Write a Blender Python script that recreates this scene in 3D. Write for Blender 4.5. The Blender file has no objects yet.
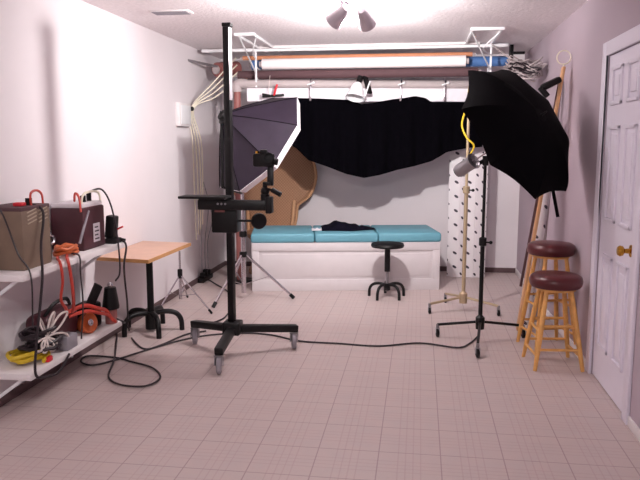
import bpy, bmesh, math, random
from mathutils import Vector, Matrix
random.seed(7)
scene = bpy.context.scene
col = scene.collection
PI = math.pi
V = Vector

# ------------------------------------------------------------------ camera
FPX, PITCH, YAW = 690.0, math.radians(8.0), math.radians(8.17)
EYE = V((0, 0, 1.46))
cd = bpy.data.cameras.new('camera'); cam = bpy.data.objects.new('view_camera', cd); col.objects.link(cam)
cam.location = EYE; cam.rotation_euler = (PI/2 - PITCH, 0, YAW)
cd.sensor_width = 36; cd.lens = FPX/640*36; cd.clip_start = .05
scene.camera = cam
# ------------------------------------------------------------------ world, lights, exposure
w = bpy.data.worlds.new('world'); scene.world = w; w.use_nodes = True
w.node_tree.nodes['Background'].inputs[0].default_value = (1.0, .92, .96, 1)
w.node_tree.nodes['Background'].inputs[1].default_value = .36
vs = scene.view_settings
vs.view_transform = 'Standard'; vs.look = 'None'; vs.exposure = 0.0; vs.gamma = 1; vs.use_curve_mapping = False

def lamp(kind, loc, watts, color=(1, .95, .94), size=.05, aim=None, cone=120, blend=.6):
    d = bpy.data.lights.new('bulb_light', kind); d.energy = watts; d.color = color
    o = bpy.data.objects.new('bulb_light', d); col.objects.link(o); o.location = loc
    d.shadow_soft_size = size
    if kind == 'SPOT': d.spot_size = math.radians(cone); d.spot_blend = blend
    if aim is not None: o.rotation_euler = (V(aim) - V(loc)).to_track_quat('-Z', 'Y').to_euler()
    return o
# the bulbs of the ceiling spotlight cluster
lamp('POINT', (-.50, 4.76, 2.25), 22, size=.05)
lamp('SPOT', (-.66, 4.72, 2.25), 104, size=.05, aim=(-2.3, 5.0, 1.65), cone=128, blend=1)
lamp('SPOT', (-.40, 4.85, 2.22), 180, size=.035, aim=(-.75, 7.9, 1.1), cone=125, blend=1)

lamp('SPOT', (-.50, 4.80, 2.20), 80, size=.05, aim=(-.45, 4.95, 2.42), cone=168, blend=.6)
# added fill light above and behind the camera, no lamp known there
ad = bpy.data.lights.new('fill_light', 'AREA'); ad.shape = 'RECTANGLE'; ad.size = .6; ad.size_y = .3; ad.energy = 52; ad.color = (1, .93, .94)
ao = bpy.data.objects.new('fill_light', ad); col.objects.link(ao); ao.location = (-.6, .3, 2.38); ao.rotation_euler = (math.radians(35), 0, 0)

# ------------------------------------------------------------------ pixel to place
FW = V((-math.sin(YAW)*math.cos(PITCH), math.cos(YAW)*math.cos(PITCH), -math.sin(PITCH)))
RT = V((math.cos(YAW), math.sin(YAW), 0)); UP = RT.cross(FW)
def ray(x, y): return FW + RT*((x-320)/FPX) + UP*((240-y)/FPX)
def atY(x, y, v): d = ray(x, y); return EYE + d*(v/d.y)
def atZ(x, y, z=0): d = ray(x, y); return EYE + d*((z-EYE.z)/d.z)
def atX(x, y, v): d = ray(x, y); return EYE + d*(v/d.x)

# ------------------------------------------------------------------ materials
M = {}
def srgb(c): return tuple(((v/255)/12.92 if v/255 <= .04045 else ((v/255+.055)/1.055)**2.4) for v in c)
def mat(name, rgb, rough=.6, metal=0, noise=.06, scale=12, bump=0, spec=.5, coat=0):
    m = bpy.data.materials.new(name); m.use_nodes = True
    nt = m.node_tree; b = nt.nodes['Principled BSDF']
    c = srgb(rgb)
    b.inputs['Roughness'].default_value = rough; b.inputs['Metallic'].default_value = metal
    b.inputs['Specular IOR Level'].default_value = spec; b.inputs['Coat Weight'].default_value = coat
    tc = nt.nodes.new('ShaderNodeTexCoord'); n = nt.nodes.new('ShaderNodeTexNoise')
    n.inputs['Scale'].default_value = scale; n.inputs['Detail'].default_value = 4
    nt.links.new(tc.outputs['Object'], n.inputs['Vector'])
    r = nt.nodes.new('ShaderNodeValToRGB'); nt.links.new(n.outputs['Fac'], r.inputs[0])
    r.color_ramp.elements[0].position = .3; r.color_ramp.elements[1].position = .7
    r.color_ramp.elements[0].color = (*[max(0, v*(1-noise)) for v in c], 1)
    r.color_ramp.elements[1].color = (*[min(1, v*(1+noise)) for v in c], 1)
    nt.links.new(r.outputs[0], b.inputs['Base Color'])
    if bump:
        bp = nt.nodes.new('ShaderNodeBump'); bp.inputs['Strength'].default_value = bump; bp.inputs['Distance'].default_value = .01
        nt.links.new(n.outputs['Fac'], bp.inputs['Height']); nt.links.new(bp.outputs[0], b.inputs['Normal'])
    M[name] = m
    return m
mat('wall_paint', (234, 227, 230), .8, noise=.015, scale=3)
mat('shaded_wall_paint', (184, 168, 178), .8, noise=.015, scale=3)  # wall paint darkened: shade on the right wall put into the colour
mat('ceiling_texture', (242, 234, 236), .95, noise=.07, scale=38, bump=.5)
mat('door_paint', (232, 226, 238), .45, noise=.01)
mat('white_paint', (236, 230, 230), .5, noise=.02)
mat('bench_paint', (216, 209, 211), .55, noise=.02)
mat('white_metal', (240, 240, 242), .35, noise=.02)
mat('black_metal', (9, 8, 10), .4, noise=.1, spec=.35)
mat('black_plastic', (11, 9, 11), .5, noise=.15, spec=.3)
mat('black_cloth', (5, 4, 8), 1, noise=.2, scale=20, spec=.05)
mat('navy_cloth', (14, 12, 26), .95, noise=.3, scale=20, spec=.1)
mat('black_nylon', (5, 3, 6), .9, noise=.15, spec=.1)
mat('softbox_nylon', (36, 26, 41), .6, noise=.15, scale=9, spec=.35)
mat('white_fabric', (238, 234, 240), .8, noise=.02)
mat('chrome', (205, 200, 205), .22, metal=1, noise=.05)
mat('grey_metal', (150, 146, 150), .35, metal=.7, noise=.05)
mat('highlight_metal', (216, 210, 216), .42, metal=.75, noise=.03)
mat('lamp_grey', (196, 186, 194), .4, metal=.3, noise=.05)
mat('brass', (190, 170, 140), .4, metal=.5, noise=.06)
mat('gold', (200, 150, 60), .25, metal=1, noise=.05)
mat('stool_wood', (222, 166, 94), .42, noise=.12, scale=22)
mat('lean_wood', (216, 166, 120), .55, noise=.14, scale=15)
mat('oxblood_vinyl', (82, 26, 30), .32, noise=.1)
mat('turquoise_vinyl', (104, 163, 180), .55, noise=.04)
mat('table_laminate', (202, 162, 140), .4, noise=.06)
mat('yellow_edge', (194, 142, 88), .5)
mat('olive_case', (122, 102, 86), .6, noise=.1, scale=10)
mat('vent_line', (176, 160, 140), .5)
mat('maroon_case', (70, 26, 36), .5, noise=.12)
mat('label_white', (220, 214, 218), .5)
mat('red_plastic', (215, 36, 50), .45)
mat('red_cable', (196, 62, 48), .5)
mat('orange_cable', (190, 92, 44), .5)
mat('yellow_cable', (214, 182, 40), .5)
mat('white_cable', (226, 214, 208), .5)
mat('black_cable', (40, 30, 36), .5)
mat('rubber_grey', (150, 145, 152), .6)
mat('red_brown', (150, 92, 88), .5, noise=.06)
mat('paper_white', (246, 236, 236), .7, noise=.01)
mat('paper_orange', (208, 140, 104), .7)
mat('paper_blue', (76, 116, 172), .7)
mat('paper_brown', (88, 62, 66), .8)
mat('paper_grey', (182, 170, 170), .6)
mat('cream_bead', (232, 224, 204), .5)
mat('cork_brown', (196, 150, 112), .6)
mat('baseboard_dark', (96, 74, 76), .7)
mat('ink', (70, 60, 66), .6)

def node_mat(name):
    m = bpy.data.materials.new(name); m.use_nodes = True; M[name] = m
    nt = m.node_tree
    def nd(t, **kw):
        n = nt.nodes.new('ShaderNode'+t)
        for k, v in kw.items(): setattr(n, k, v)
        return n
    def mth(op, a, b=None, c=None):
        n = nd('Math', operation=op)
        for i, v in enumerate((a, b, c)):
            if v is None: continue
            if isinstance(v, (int, float)): n.inputs[i].default_value = v
            else: nt.links.new(v, n.inputs[i])
        return n.outputs[0]
    return m, nt, nd, mth, nt.nodes['Principled BSDF']
def mixcol(nt, nd, fac, a, b):
    n = nd('Mix', data_type='RGBA')
    if isinstance(fac, (int, float)): n.inputs[0].default_value = fac
    else: nt.links.new(fac, n.inputs[0])
    for s, v in ((6, a), (7, b)):
        if isinstance(v, tuple): n.inputs[s].default_value = (*v, 1)
        else: nt.links.new(v, n.inputs[s])
    return n.outputs[2]

# vinyl floor: 0.29 m tiles with a printed plaid
m, nt, nd, mth, b = node_mat('vinyl_floor')
tc = nd('TexCoord'); sp = nd('SeparateXYZ'); nt.links.new(tc.outputs['Object'], sp.inputs[0])
def lines(coord, period, off, half):
    f = mth('FRACT', mth('ADD', mth('DIVIDE', coord, period), off))
    d = mth('MINIMUM', f, mth('SUBTRACT', 1.0, f))
    return mth('LESS_THAN', d, half/period)
X, Yc = sp.outputs[0], sp.outputs[1]
T = .29
joint = mth('MAXIMUM', lines(X, T, -.43, .0028), lines(Yc, T, .2, .0028))
pl = None
for o in (.32, .44, .56, .68):
    for c in (X, Yc):
        l = lines(c, T, (-.43 if c is X else .2)+o, .003)
        pl = l if pl is None else mth('ADD', pl, l)
nz = nd('TexNoise'); nz.inputs['Scale'].default_value = 9; nz.inputs['Detail'].default_value = 5; nt.links.new(tc.outputs['Object'], nz.inputs['Vector'])
nz2 = nd('TexNoise'); nz2.inputs['Scale'].default_value = 70; nt.links.new(tc.outputs['Object'], nz2.inputs['Vector'])
base = mixcol(nt, nd, nz.outputs['Fac'], srgb((206, 186, 180)), srgb((192, 182, 180)))
base = mixcol(nt, nd, mth('MULTIPLY', nz2.outputs['Fac'], .25), base, srgb((182, 156, 158)))
base = mixcol(nt, nd, mth('MINIMUM', mth('MULTIPLY', pl, .30), .45), base, srgb((172, 138, 142)))
base = mixcol(nt, nd, mth('MULTIPLY', joint, .6), base, srgb((142, 112, 116)))
nt.links.new(base, b.inputs['Base Color']); b.inputs['Roughness'].default_value = .42; b.inputs['Specular IOR Level'].default_value = .35

# printed paper: white with dark slanting flecks
m, nt, nd, mth, b = node_mat('flecked_paper')
tc = nd('TexCoord'); sp = nd('SeparateXYZ'); nt.links.new(tc.outputs['Object'], sp.inputs[0])
u0 = mth('ADD', sp.outputs[0], mth('MULTIPLY', sp.outputs[1], .6)); v0 = mth('DIVIDE', mth('ADD', sp.outputs[2], 4.0), .077)
row = mth('FLOOR', v0)
u = mth('ADD', mth('DIVIDE', u0, .142), mth('MULTIPLY', mth('MODULO', row, 2.0), .5))
fu = mth('MULTIPLY', mth('SUBTRACT', mth('FRACT', u), .5), .142); fv = mth('MULTIPLY', mth('SUBTRACT', mth('FRACT', v0), .5), .077)
a1 = mth('MULTIPLY', mth('SUBTRACT', fu, fv), .707); a2 = mth('MULTIPLY', mth('ADD', fu, fv), .707)
dd = mth('ADD', mth('POWER', mth('DIVIDE', a1, .021), 2.0), mth('POWER', mth('DIVIDE', a2, .012), 2.0))
nt.links.new(mixcol(nt, nd, mth('LESS_THAN', dd, 1.0), srgb((240, 234, 236)), srgb((66, 58, 70))), b.inputs['Base Color']); b.inputs['Roughness'].default_value = .7

# woven cane
m, nt, nd, mth, b = node_mat('woven_cane')
tc = nd('TexCoord'); sp = nd('SeparateXYZ'); nt.links.new(tc.outputs['Object'], sp.inputs[0])
wv = mth('MULTIPLY', mth('SINE', mth('MULTIPLY', sp.outputs[0], 190.0)), mth('SINE', mth('MULTIPLY', sp.outputs[2], 190.0)))
wf = mth('MULTIPLY_ADD', wv, .5, .5)
nz = nd('TexNoise'); nz.inputs['Scale'].default_value = 7; nt.links.new(tc.outputs['Object'], nz.inputs['Vector'])
base = mixcol(nt, nd, wf, srgb((138, 98, 70)), srgb((184, 140, 108)))
base = mixcol(nt, nd, mth('MULTIPLY', nz.outputs['Fac'], .5), base, srgb((156, 112, 80)))
nt.links.new(base, b.inputs['Base Color']); b.inputs['Roughness'].default_value = .6
bp = nd('Bump'); bp.inputs['Strength'].default_value = .5; bp.inputs['Distance'].default_value = .004
nt.links.new(wf, bp.inputs['Height']); nt.links.new(bp.outputs[0], b.inputs['Normal'])

m, nt, nd, mth, b = node_mat('lit_bulb')
b.inputs['Base Color'].default_value = (1, 1, 1, 1); b.inputs['Emission Color'].default_value = (1, .95, .95, 1); b.inputs['Emission Strength'].default_value = 25

# ------------------------------------------------------------------ mesh builder
ORG = {}
PLACE = None          # shelf gear is laid out along a straight shelf, then seated against the wall
def spline(pts, n=6):
    P = [V(p) for p in pts]
    if len(P) < 3: return P
    out = []
    for i in range(len(P)-1):
        p0 = P[i-1] if i else P[0]*2-P[1]; p1, p2 = P[i], P[i+1]; p3 = P[i+2] if i+2 < len(P) else P[-1]*2-P[-2]
        for k in range(n):
            t = k/n
            out.append(.5*((2*p1)+(p2-p0)*t+(2*p0-5*p1+4*p2-p3)*t*t+(3*p1-p0-3*p2+p3)*t**3))
    out.append(P[-1])
    return out
def frame(d):
    d = V(d).normalized(); a = V((0, 0, 1)) if abs(d.z) < .95 else V((0, 1, 0))
    x = a.cross(d).normalized(); return x, d.cross(x), d
class MB:
    def __init__(s): s.b = bmesh.new()
    def raw(s, vs, fs):
        v = [s.b.verts.new(p) for p in vs]
        for f in fs:
            try: s.b.faces.new([v[i] for i in f])
            except ValueError: pass
        return s
    def box(s, lo, hi, bev=0, mtx=None, seg=2):
        t = bmesh.new(); bmesh.ops.create_cube(t, size=1)
        lo, hi = V(lo), V(hi); c = (lo+hi)/2; d = hi-lo
        for v in t.verts: v.co = V((v.co.x*d.x+c.x, v.co.y*d.y+c.y, v.co.z*d.z+c.z))
        if bev: bmesh.ops.bevel(t, geom=list(t.edges), offset=bev, segments=seg, affect='EDGES', profile=.5)
        if mtx is not None: bmesh.ops.transform(t, matrix=mtx, verts=t.verts)
        t.verts.index_update()
        s.raw([v.co.copy() for v in t.verts], [[v.index for v in f.verts] for f in t.faces]); t.free(); return s
    def bar(s, p, q, wx, wy, bev=0):
        p, q = V(p), V(q); x, y, d = frame(q-p); L = (q-p).length
        mt = Matrix.Translation((p+q)/2) @ Matrix((x, y, d)).transposed().to_4x4()
        return s.box((-wx/2, -wy/2, -L/2), (wx/2, wy/2, L/2), bev, mt)
    def tube(s, pts, r, n=8, cap=True, closed=False):
        P = [V(p) for p in pts]; k = len(P); R = r if isinstance(r, (list, tuple)) else [r]*k
        vs, fs = [], []; x = None
        for i, p in enumerate(P):
            if closed: d = P[(i+1) % k]-P[i-1]
            else: d = P[min(i+1, k-1)]-P[max(i-1, 0)]
            if d.length < 1e-9: d = V((0, 0, 1))
            d.normalize()
            if x is None: x = frame(d)[0]
            else:
                x = x-d*x.dot(d); x = x.normalized() if x.length > 1e-6 else frame(d)[0]
            y = d.cross(x)
            for j in range(n):
                a = 2*PI*j/n; vs.append(p+(x*math.cos(a)+y*math.sin(a))*R[i])
        for i in range(k if closed else k-1):
            for j in range(n):
                i2 = (i+1) % k
                fs.append((i*n+j, i*n+(j+1) % n, i2*n+(j+1) % n, i2*n+j))
        if cap and not closed: fs.append(tuple(range(n))[::-1]); fs.append(tuple((k-1)*n+j for j in range(n)))
        return s.raw(vs, fs)
    def cyl(s, p, q, r, r2=None, n=20): return s.tube([p, q], [r, r if r2 is None else r2], n)
    def lathe(s, prof, o=(0, 0, 0), ax=(0, 0, 1), n=28):
        x, y, d = frame(ax); o = V(o); vs, fs = [], []; k = len(prof)
        for (r, z) in prof:
            for j in range(n):
                a = 2*PI*j/n; vs.append(o+d*z+(x*math.cos(a)+y*math.sin(a))*max(r, 1e-5))
        for i in range(k-1):
            for j in range(n): fs.append((i*n+j, i*n+(j+1) % n, (i+1)*n+(j+1) % n, (i+1)*n+j))
        return s.raw(vs, fs)
    def ball(s, c, r, n=14):
        return s.lathe([(r*math.sin(PI*i/8), -r*math.cos(PI*i/8)) for i in range(9)], c, n=n)
    def torus(s, c, ax, R, r, n=24, m=8):
        x, y, d = frame(ax); c = V(c)
        return s.tube([c+(x*math.cos(2*PI*i/n)+y*math.sin(2*PI*i/n))*R for i in range(n)], r, m, closed=True)
    def sheet(s, rows, th=0):
        nr, nc = len(rows), len(rows[0]); vs = [V(p) for r in rows for p in r]
        fs = [(i*nc+j, i*nc+j+1, (i+1)*nc+j+1, (i+1)*nc+j) for i in range(nr-1) for j in range(nc-1)]
        if not th: return s.raw(vs, fs)
        t = bmesh.new(); v = [t.verts.new(p) for p in vs]
        for f in fs: t.faces.new([v[i] for i in f])
        bmesh.ops.recalc_face_normals(t, faces=t.faces); t.normal_update()
        nv = [q.normal.copy() for q in v]; N = len(vs); t.free()
        al = vs+[vs[i]-nv[i]*th for i in range(N)]
        fs2 = fs+[tuple(i+N for i in f[::-1]) for f in fs]
        bd = [i for i in range(nc)]+[i*nc+nc-1 for i in range(1, nr)]+[(nr-1)*nc+j for j in range(nc-2, -1, -1)]+[i*nc for i in range(nr-2, 0, -1)]
        for a, c in zip(bd, bd[1:]+bd[:1]): fs2.append((a, c, c+N, a+N))
        return s.raw(al, fs2)
    def build(s, name, material, parent=None, sharp=38):
        bmesh.ops.remove_doubles(s.b, verts=s.b.verts, dist=1e-5)
        bmesh.ops.recalc_face_normals(s.b, faces=s.b.faces)
        if PLACE:
            for v in s.b.verts: v.co = PLACE(v.co)
        if parent is None:
            lo = [min(v.co[i] for v in s.b.verts) for i in range(3)]; hi = [max(v.co[i] for v in s.b.verts) for i in range(3)]
            org = V(((lo[0]+hi[0])/2, (lo[1]+hi[1])/2, lo[2]))
        else: org = ORG[parent.name]
        for v in s.b.verts: v.co -= org
        me = bpy.data.meshes.new(name); s.b.to_mesh(me); s.b.free()
        me.polygons.foreach_set('use_smooth', [True]*len(me.polygons))
        me.set_sharp_from_angle(angle=math.radians(sharp))
        me.materials.append(M[material])
        o = bpy.data.objects.new(name, me); col.objects.link(o)
        if parent is None: o.location = org
        else: o.parent = parent
        ORG[o.name] = org
        return o
def thing(name, loc, label, cat, group=None):
    loc = PLACE(V(loc)) if PLACE else V(loc)
    o = bpy.data.objects.new(name, None); col.objects.link(o); o.location = loc; o.empty_display_size = .1
    ORG[o.name] = V(loc); return tag(o, label, cat, group)
def tag(o, label, cat, group=None):
    o['label'] = label; o['category'] = cat
    if group: o['group'] = group
    return o
def struct(o): o['kind'] = 'structure'; return o

# ================================================================== SETTING
XL, XR, YB, YF, H = -2.30, 1.11, 7.95, -1.2, 2.42
struct(MB().box((XL-.1, YF, -.1), (XR+.1, YB+.1, 0)).build('floor', 'vinyl_floor')).location.xy = (0, 0)
fl = bpy.data.objects['floor']; fl.location = (0, 0, 0)
for v in fl.data.vertices: v.co += ORG['floor']
struct(MB().box((XL-.1, YF, H), (XR+.1, YB+.1, H+.1)).build('ceiling', 'ceiling_texture'))
struct(MB().box((XL-.1, YF, 0), (XL, YB+.1, H)).build('wall_left', 'wall_paint'))
struct(MB().box((XL, YB, 0), (XR, YB+.1, H)).build('wall_back', 'wall_paint'))
D0, D1, DH = 3.71, 4.45, 1.98
struct(MB().box((XR, YF, 0), (XR+.1, D0, H)).box((XR, D1, 0), (XR+.1, YB+.1, H)).box((XR, D0, DH), (XR+.1, D1, H)).build('wall_right', 'shaded_wall_paint'))
struct(MB().box((XL, YF, 0), (XL+.012, YB-.012, .055), .003).build('baseboard_left', 'baseboard_dark'))
struct(MB().box((XL, YB-.012, 0), (XR, YB, .055), .003).build('baseboard_back', 'baseboard_dark'))
struct(MB().box((XR-.012, D1+.09, 0), (XR, YB-.012, .055), .003).box((XR-.012, YF, 0), (XR, D0-.09, .055), .003).build('baseboard_right', 'white_paint'))
struct(MB().box((-1.62, 6.93, H-.025), (.55, 6.99, H), .004).build('trim_1', 'white_paint'))
# door: six raised panels, casing, knob
dr = struct(bpy.data.objects.new('door_1', None)); col.objects.link(dr); dr.location = (XR, (D0+D1)/2, 0); ORG['door_1'] = V(dr.location)
mb = MB().box((XR+.006, D0+.006, .008), (XR+.045, D1-.006, DH-.006))
mb.build('door_slab', 'door_paint', dr)
pw = (D1-D0-.33)/2
for k in range(2):
    y0 = D0+.11+k*(pw+.11)
    for z0, z1 in ((.22, .80), (1.0, 1.56), (1.68, 1.90)):
        fr = MB()
        for a, c in (((y0, z0), (y0+pw, z0+.022)), ((y0, z1-.022), (y0+pw, z1)), ((y0, z0), (y0+.022, z1)), ((y0+pw-.022, z0), (y0+pw, z1))):
            fr.box((XR-.006, a[0], a[1]), (XR+.01, c[0], c[1]), .004)
        fr.box((XR-.004, y0+.05, z0+.05), (XR+.01, y0+pw-.05, z1-.05), .008)
        fr.build('door_panel', 'door_paint', dr)
cs = MB()
cs.box((XR-.018, D0-.085, 0), (XR, D0+.004, DH+.08), .005).box((XR-.018, D1-.004, 0), (XR, D1+.085, DH+.08), .005).box((XR-.018, D0+.004, DH-.004), (XR, D1-.004, DH+.08), .005)
cs.build('door_casing', 'door_paint', dr)
kn = MB().lathe([(0, 0), (.033, 0), (.033, .006), (.014, .012), (.012, .035), (.026, .045), (.029, .058), (.022, .07), (0, .074)], (XR+.006, D0+.085, .895), (-1, 0, 0), 20).build('door_knob', 'gold', dr)
kn['label'] = 'round brass door knob on a rosette'

# ================================================================== CEILING
ft = thing('ceiling_spotlight', (-.52, 4.66, H), 'grey ceiling spotlight fixture with swivel heads, bright ceiling around it', 'ceiling light')
MB().lathe([(0, 0), (.07, 0), (.075, .015), (.06, .035), (.025, .05), (0, .05)], (-.52, 4.66, H), (0, 0, -1)).build('canopy', 'lamp_grey', ft)
def spot_head(c, d, arm):
    c, d = V(c), V(d).normalized()
    a = MB().tube(spline([V((-.52, 4.66, H-.045)), V(arm), c-d*.03]), .011, 8).build('arm', 'lamp_grey', ft)
    h = MB().lathe([(0, -.06), (.026, -.058), (.036, -.04), (.045, 0), (.056, .05), (.060, .075), (.056, .075), (.045, .03), (.03, 0), (0, -.005)], c, d, 24).build('lamp_head', 'lamp_grey', ft)
    MB().ball(c+d*.045, .026).build('bulb', 'lit_bulb', h)
spot_head((-.53, 4.60, 2.285), (-.75, .45, -.6), (-.525, 4.63, 2.33))
spot_head((-.375, 4.62, 2.27), (.25, .8, -.55), (-.42, 4.64, 2.33))

vt = thing('ceiling_vent', (-1.83, 5.05, H), 'small white slatted air vent in the ceiling near left wall', 'vent')
MB().box((-1.98, 4.98, H-.012), (-1.68, 5.12, H), .004).build('frame', 'white_paint', vt)
s = MB()
for k in range(5): s.box((-1.96, 4.995+k*.024, H-.018), (-1.70, 5.005+k*.024, H-.010))
s.build('slats', 'rubber_grey', vt)

def rack(x0, x1, yf, label, hook_x):
    r = thing('ceiling_rack', ((x0+x1)/2, yf, H), label, 'rack', 'ceiling racks for backdrop rolls')
    z = H-.014
    MB().bar((x0-.02, yf, z), (x1+.02, yf, z), .03, .024, .004).build('crossbar', 'white_metal', r)
    for x in (x0, x1):
        MB().bar((x, yf, z), (x, 7.36, z), .022, .024, .004).build('rail', 'white_metal', r)
    h = MB().bar((hook_x, 7.0, H), (hook_x, 7.0, 2.02), .02, .014, .003)
    h.tube(spline([(hook_x, 7.0, 2.13), (hook_x, 7.1, 2.10), (hook_x, 7.23, 2.13), (hook_x, 7.26, 2.2)]), .008, 8)
    h.tube(spline([(hook_x, 7.0, 2.225), (hook_x, 7.12, 2.212), (hook_x, 7.26, 2.225), (hook_x, 7.28, 2.27)]), .008, 8)
    h.build('hanger', 'white_metal', r)
    b = MB().bar((x0, yf+.1, H-.02), (hook_x, 7.0, 2.16), .012, .01)
    b.tube(spline([(x1, yf+.12, H-.02), ((x0+x1)/2, yf+.3, H-.13), (hook_x, 7.0, 2.3)]), .006, 6)
    b.build('brace', 'white_metal', r)
rack(-1.62, -1.47, 6.1, 'white metal ceiling rack at left, just right of the black column top', -1.66)
rack(.42, .66, 6.1, 'white metal ceiling rack at right, above the black umbrella', .66)

# backdrop rolls hung across the room
def roll(x0, x1, y, z, r, mt, label, ends=None, core=True):
    t = thing('backdrop_roll', ((x0+x1)/2, y, z-r), label, 'backdrop roll', 'rolls hung across the back of the room')
    MB().cyl((x0, y, z), (x1, y, z), r, n=24).build('paper', mt, t)
    if core:
        MB().cyl((x0-.03, y, z), (x0+.01, y, z), r*.55, n=16).build('core', 'paper_grey', t)
        MB().cyl((x1-.01, y, z), (x1+.03, y, z), r*.55, n=16).build('core', 'paper_grey', t)
roll(-1.62, .43, 7.12, 2.262, .055, 'paper_white', 'white paper roll, thickest and brightest of the hung rolls')
roll(-1.76, .85, 7.245, 2.268, .05, 'paper_blue', 'blue roll showing beyond both ends of the white roll')
roll(-1.88, .55, 7.135, 2.155, .045, 'paper_brown', 'dark brown roll shape painting the shaded band just below the white roll')  # dark cylinder stands in for the shaded band under the white roll
roll(-1.85, .50, 7.22, 2.338, .022, 'paper_orange', 'thin orange roll showing just above the white roll')
tag(MB().cyl((-2.22, 7.0, 2.39), (.82, 7.0, 2.39), .018, n=14).build('curtain_pole', 'white_metal'), 'thin white pole running across under the ceiling above the rolls', 'pole')
# brown roll ends near the left wall
br = thing('paper_tube', (-2.05, 7.3, 2.2), 'brown cardboard tube jutting from behind the white chains at left', 'tube')
MB().cyl((-2.12, 7.18, 2.22), (-1.98, 7.45, 2.26), .075, n=20).build('cardboard', 'red_brown', br)
MB().cyl((-2.13, 7.165, 2.218), (-2.12, 7.19, 2.222), .045, n=16).build('core', 'paper_grey', br)
MB().bar(atY(186, 60, 6.78), (-2.03, 7.33, 2.24), .035, .02).build('rod', 'grey_metal', br)

# support frame of the black cloth
def bary(x): return 7.0+(x+1.85)*.4/2.4
bz = 2.055
fr = thing('backdrop_frame', (-1.86, 7.0, 0), 'red-brown upright with grey horizontal pipe above the black cloth', 'frame')
MB().cyl((-1.86, bary(-1.86), 0), (-1.86, bary(-1.86), bz-.05), .036, n=18).build('upright', 'red_brown', fr)
MB().cyl((-1.86, bary(-1.86), 0), (-1.86, bary(-1.86), .03), .13, n=24).build('foot', 'black_metal', fr)
MB().tube(spline([(-1.86, bary(-1.86), bz-.08), (-1.86, bary(-1.86), bz-.01), (-1.82, bary(-1.82), bz+.005), (-1.76, bary(-1.76), bz)]), .05, 16).build('elbow', 'paper_grey', fr)
MB().cyl((-1.8, bary(-1.8), bz), (.75, bary(.75), bz), .042, n=20).build('pipe', 'paper_grey', fr)
MB().tube([(.66, 7.0, 2.03), (.66, bary(.66), bz)], .012, 8).build('bracket', 'white_metal', fr)

top = [(284, 98), (299, 98), (320, 98.5), (352, 100), (361, 104), (372, 103), (382, 101), (394, 99), (404, 98), (415, 96), (426, 98), (431, 102), (448, 102), (466, 102), (482, 102)]
bot = [(284, 140), (297, 149), (308, 160), (328, 167), (346, 174), (364, 178), (380, 175), (397, 170), (415, 166), (432, 161), (447, 152), (468, 148), (482, 147)]
def poly_at(pl, x):
    for a, c in zip(pl, pl[1:]):
        if a[0] <= x <= c[0]: return a[1]+(c[1]-a[1])*(x-a[0])/(c[0]-a[0])
    return pl[-1][1]
rows = []
NC, NR = 72, 22
for i in range(NR+1):
    t = i/NR; r = []
    for j in range(NC+1):
        px = 284+198*j/NC; py = poly_at(top, px)*(1-t)+poly_at(bot, px)*t
        x0 = (px-420)/697*7.1; y = bary(x0)
        y += (.035*math.sin(px*.21+t*1.5)+.02*math.sin(px*.47+1))*(.25+t)+.05*math.sin(PI*t)-.06*t*t*math.sin(PI*j/NC)
        r.append(atY(px, py, y-.03))
    rows.append(r)
strip = []
for i in range(5):
    r = []
    for j in range(41):
        x = -1.76+2.36*j/40; r.append((x, bary(x)-.004+.010*math.sin(j*1.3)*i/4, bz-.036-.135*i/4))
    strip.append(r)
tag(MB().sheet(strip, .003).build('bright_strip', 'white_fabric', sharp=80), 'added white strip making the bright band under the grey pipe above the black cloth', 'cloth')  # strip added to make the bright band below the pipe
tag(MB().sheet(rows, .006).build('backdrop_cloth', 'black_cloth', sharp=80), 'large black cloth hanging in a sagging swag across the back wall', 'cloth')
def clip(px, name, label, mt='chrome'):
    x = (px-420)/697*7.2; y = bary(x); t = thing(name, (x, y, bz-.15), label, 'clamp')
    c = MB().torus((x, y, bz), (1, .17, 0), .05, .009, 16, 6)
    c.bar((x, y-.045, bz-.02), (x, y-.045, bz-.17), .022, .012, .003); c.bar((x, y-.015, bz-.05), (x, y-.02, bz-.16), .02, .01, .003)
    c.build('jaw', mt, t)
    MB().cyl((x-.03, y-.055, bz-.01), (x+.03, y-.055, bz+.01), .008, n=10).ball((x+.035, y-.055, bz+.012), .014, 10).build('thumb_screw', 'white_metal', t)
clip(312, 'spring_clamp', 'silver clamp on the grey pipe nearest the softbox')
clip(400, 'pipe_clamp', 'silver clamp on the grey pipe just right of the white lamp')
clip(443, 'pipe_clamp', 'silver clamp on the grey pipe nearest the black umbrella')
lp = thing('clamp_lamp', atY(361, 92, 7.1), 'white clamp lamp with round reflector hanging on the pipe', 'lamp')
lx, ly = (361-420)/697*7.15, 7.10
MB().lathe([(.02, .0), (.04, .01), (.06, .05), (.085, .13), (.098, .17), (.095, .17), (.08, .13), (.055, .05), (.03, .02), (0, .018)], (lx-.02, ly-.05, 2.06), (-.15, -.35, -.9), 24).build('reflector', 'white_metal', lp)
MB().cyl((lx-.0, ly-.02, 2.12), (lx-.02, ly-.05, 2.05), .028, n=14).build('socket', 'black_plastic', lp)
MB().bar((lx+.04, ly+.02, 2.13), (lx+.10, ly-.06, 1.95), .05, .03, .008).bar((lx+.0, ly+.04, 2.11), (lx+.07, ly+.03, 2.12), .05, .03, .008).build('clamp', 'black_plastic', lp)
MB().bar((lx+.10, ly-.07, 2.07), (lx+.05, ly-.10, 1.92), .018, .012, .003).build('clamp_arm', 'white_metal', lp)

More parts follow.
